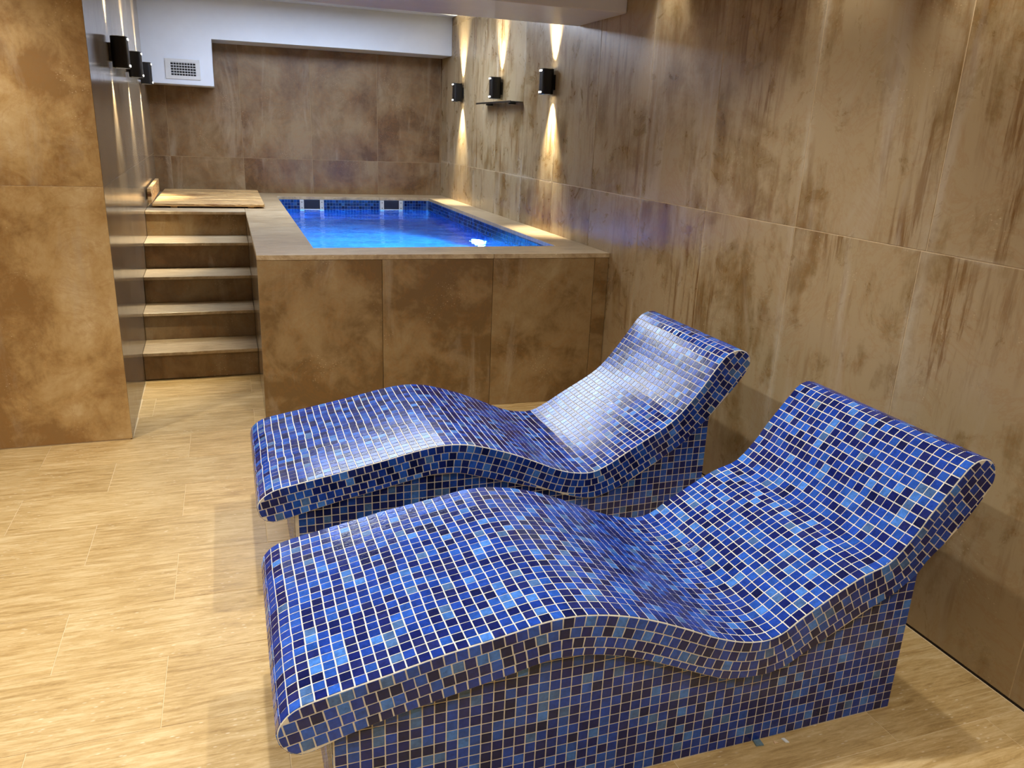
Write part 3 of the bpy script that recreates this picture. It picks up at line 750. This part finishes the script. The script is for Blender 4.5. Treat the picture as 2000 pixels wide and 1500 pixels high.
# ---- air vent on the bulkhead
av = tag(empty('air_vent', (-.31, yb0, 2.08)), 'white louvred air vent set in the white bulkhead above the steps', 'vent')
x0, x1, z0, z1 = -.418, -.207, 2.030, 2.146; fx0, fx1, fz0, fz1 = -.465, -.168, 1.998, 2.172
for lo, hi in (((fx0, yb0-.008, z1), (fx1, yb0-.0005, fz1)), ((fx0, yb0-.008, fz0), (fx1, yb0-.0005, z0)), ((fx0, yb0-.008, z0), (x0, yb0-.0005, z1)), ((x1, yb0-.008, z0), (fx1, yb0-.0005, z1))):
    slab('frame_bar', lo, hi, M['plastic'], av, .001)
slab('duct_back', (x0, yb0-.0015, z0), (x1, yb0-.0005, z1), M['duct'], av, 0)
for k in range(5):
    z = z0+(z1-z0)*(k+.5)/5+.008; o = slab('louvre', (x0, yb0-.007, z-.004), (x1, yb0-.003, z+.004-.002), M['plastic'], av, .0008)
for k in range(8):
    x = x0+(x1-x0)*(k+1)/9; slab('mullion', (x-.0016, yb0-.0095, z0), (x+.0016, yb0-.0072, z1), M['plastic'], av, .0005)
# ---- debris on the floor in front of the nearer lounger
def chip(name, pts, th, loc, mat, label):
    bm = bmesh.new(); a = [bm.verts.new((x, y, 0)) for x, y in pts]; b = [bm.verts.new((x*.93, y*.93, th)) for x, y in pts]; n = len(pts)
    bm.faces.new(a[::-1]); bm.faces.new(b)
    for i in range(n): bm.faces.new((a[i], a[(i+1) % n], b[(i+1) % n], b[i]))
    o = bm_obj(name, bm, mat); o.location = loc; return tag(o, label, 'debris')
chip('tile_fragment', [(-.013, -.009), (.011, -.013), (.013, .010), (-.009, .013)], .004, (1.339, 1.479, .0006), M['fragment'], 'loose grey-blue mosaic piece lying on the floor before the nearer lounger')
chip('glass_chip', [(-.006, .008), (-.003, -.009), (.008, -.012), (.004, .007)], .003, (1.421, 1.466, .0006), M['whitechip'], 'small white chip on the floor, to the right of the loose blue piece')
chip('stone_chip', [(-.007, -.005), (.008, -.004), (-.004, .007)], .002, (1.391, 1.467, .0006), M['palechip'], 'tiny pale peach chip lying between the blue piece and white chip')

# ---- raised glyphs on a few glazed pieces of the nearer lounger's seat
def glyph(ch, px, py):
    best = min((f for f in full_f if f[1]), key=lambda f: (pj(f[2])[0]-px)**2+(pj(f[2])[1]-py)**2+(0 if (CAM-f[2]).dot(f[4]) > 0 else 1e9))
    _, _, c, u, nm, pts = best
    cu = bpy.data.curves.new('raised_letter', 'FONT'); cu.body = ch; cu.size = .022; cu.extrude = .0005; cu.align_x = 'CENTER'; cu.align_y = 'CENTER'; cu.resolution_u = 2
    tmp = link(bpy.data.objects.new('raised_letter', cu)); bpy.context.view_layer.update()
    me = bpy.data.meshes.new_from_object(tmp.evaluated_get(bpy.context.evaluated_depsgraph_get())); bpy.data.objects.remove(tmp)
    me.materials.clear(); me.materials.append(M['glaze'])
    a = me.color_attributes.new('tint', 'FLOAT_COLOR', 'POINT'); a.data.foreach_set('color', np.array([srgb(110, 130, 196)]*len(me.vertices), dtype=np.float32).ravel())
    o = link(bpy.data.objects.new('raised_letter', me)); v = nm.cross(u); c = c+nm*.0016
    o.matrix_world = Matrix(((u.x, v.x, nm.x, c.x), (u.y, v.y, nm.y, c.y), (u.z, v.z, nm.z, c.z), (0, 0, 0, 1))); place(o, LF)
for ch, px, py in (('N', 1347, 1073), ('O', 1357, 1081), ('R', 1366, 1091), ('R', 1375, 1100)): glyph(ch, px, py)
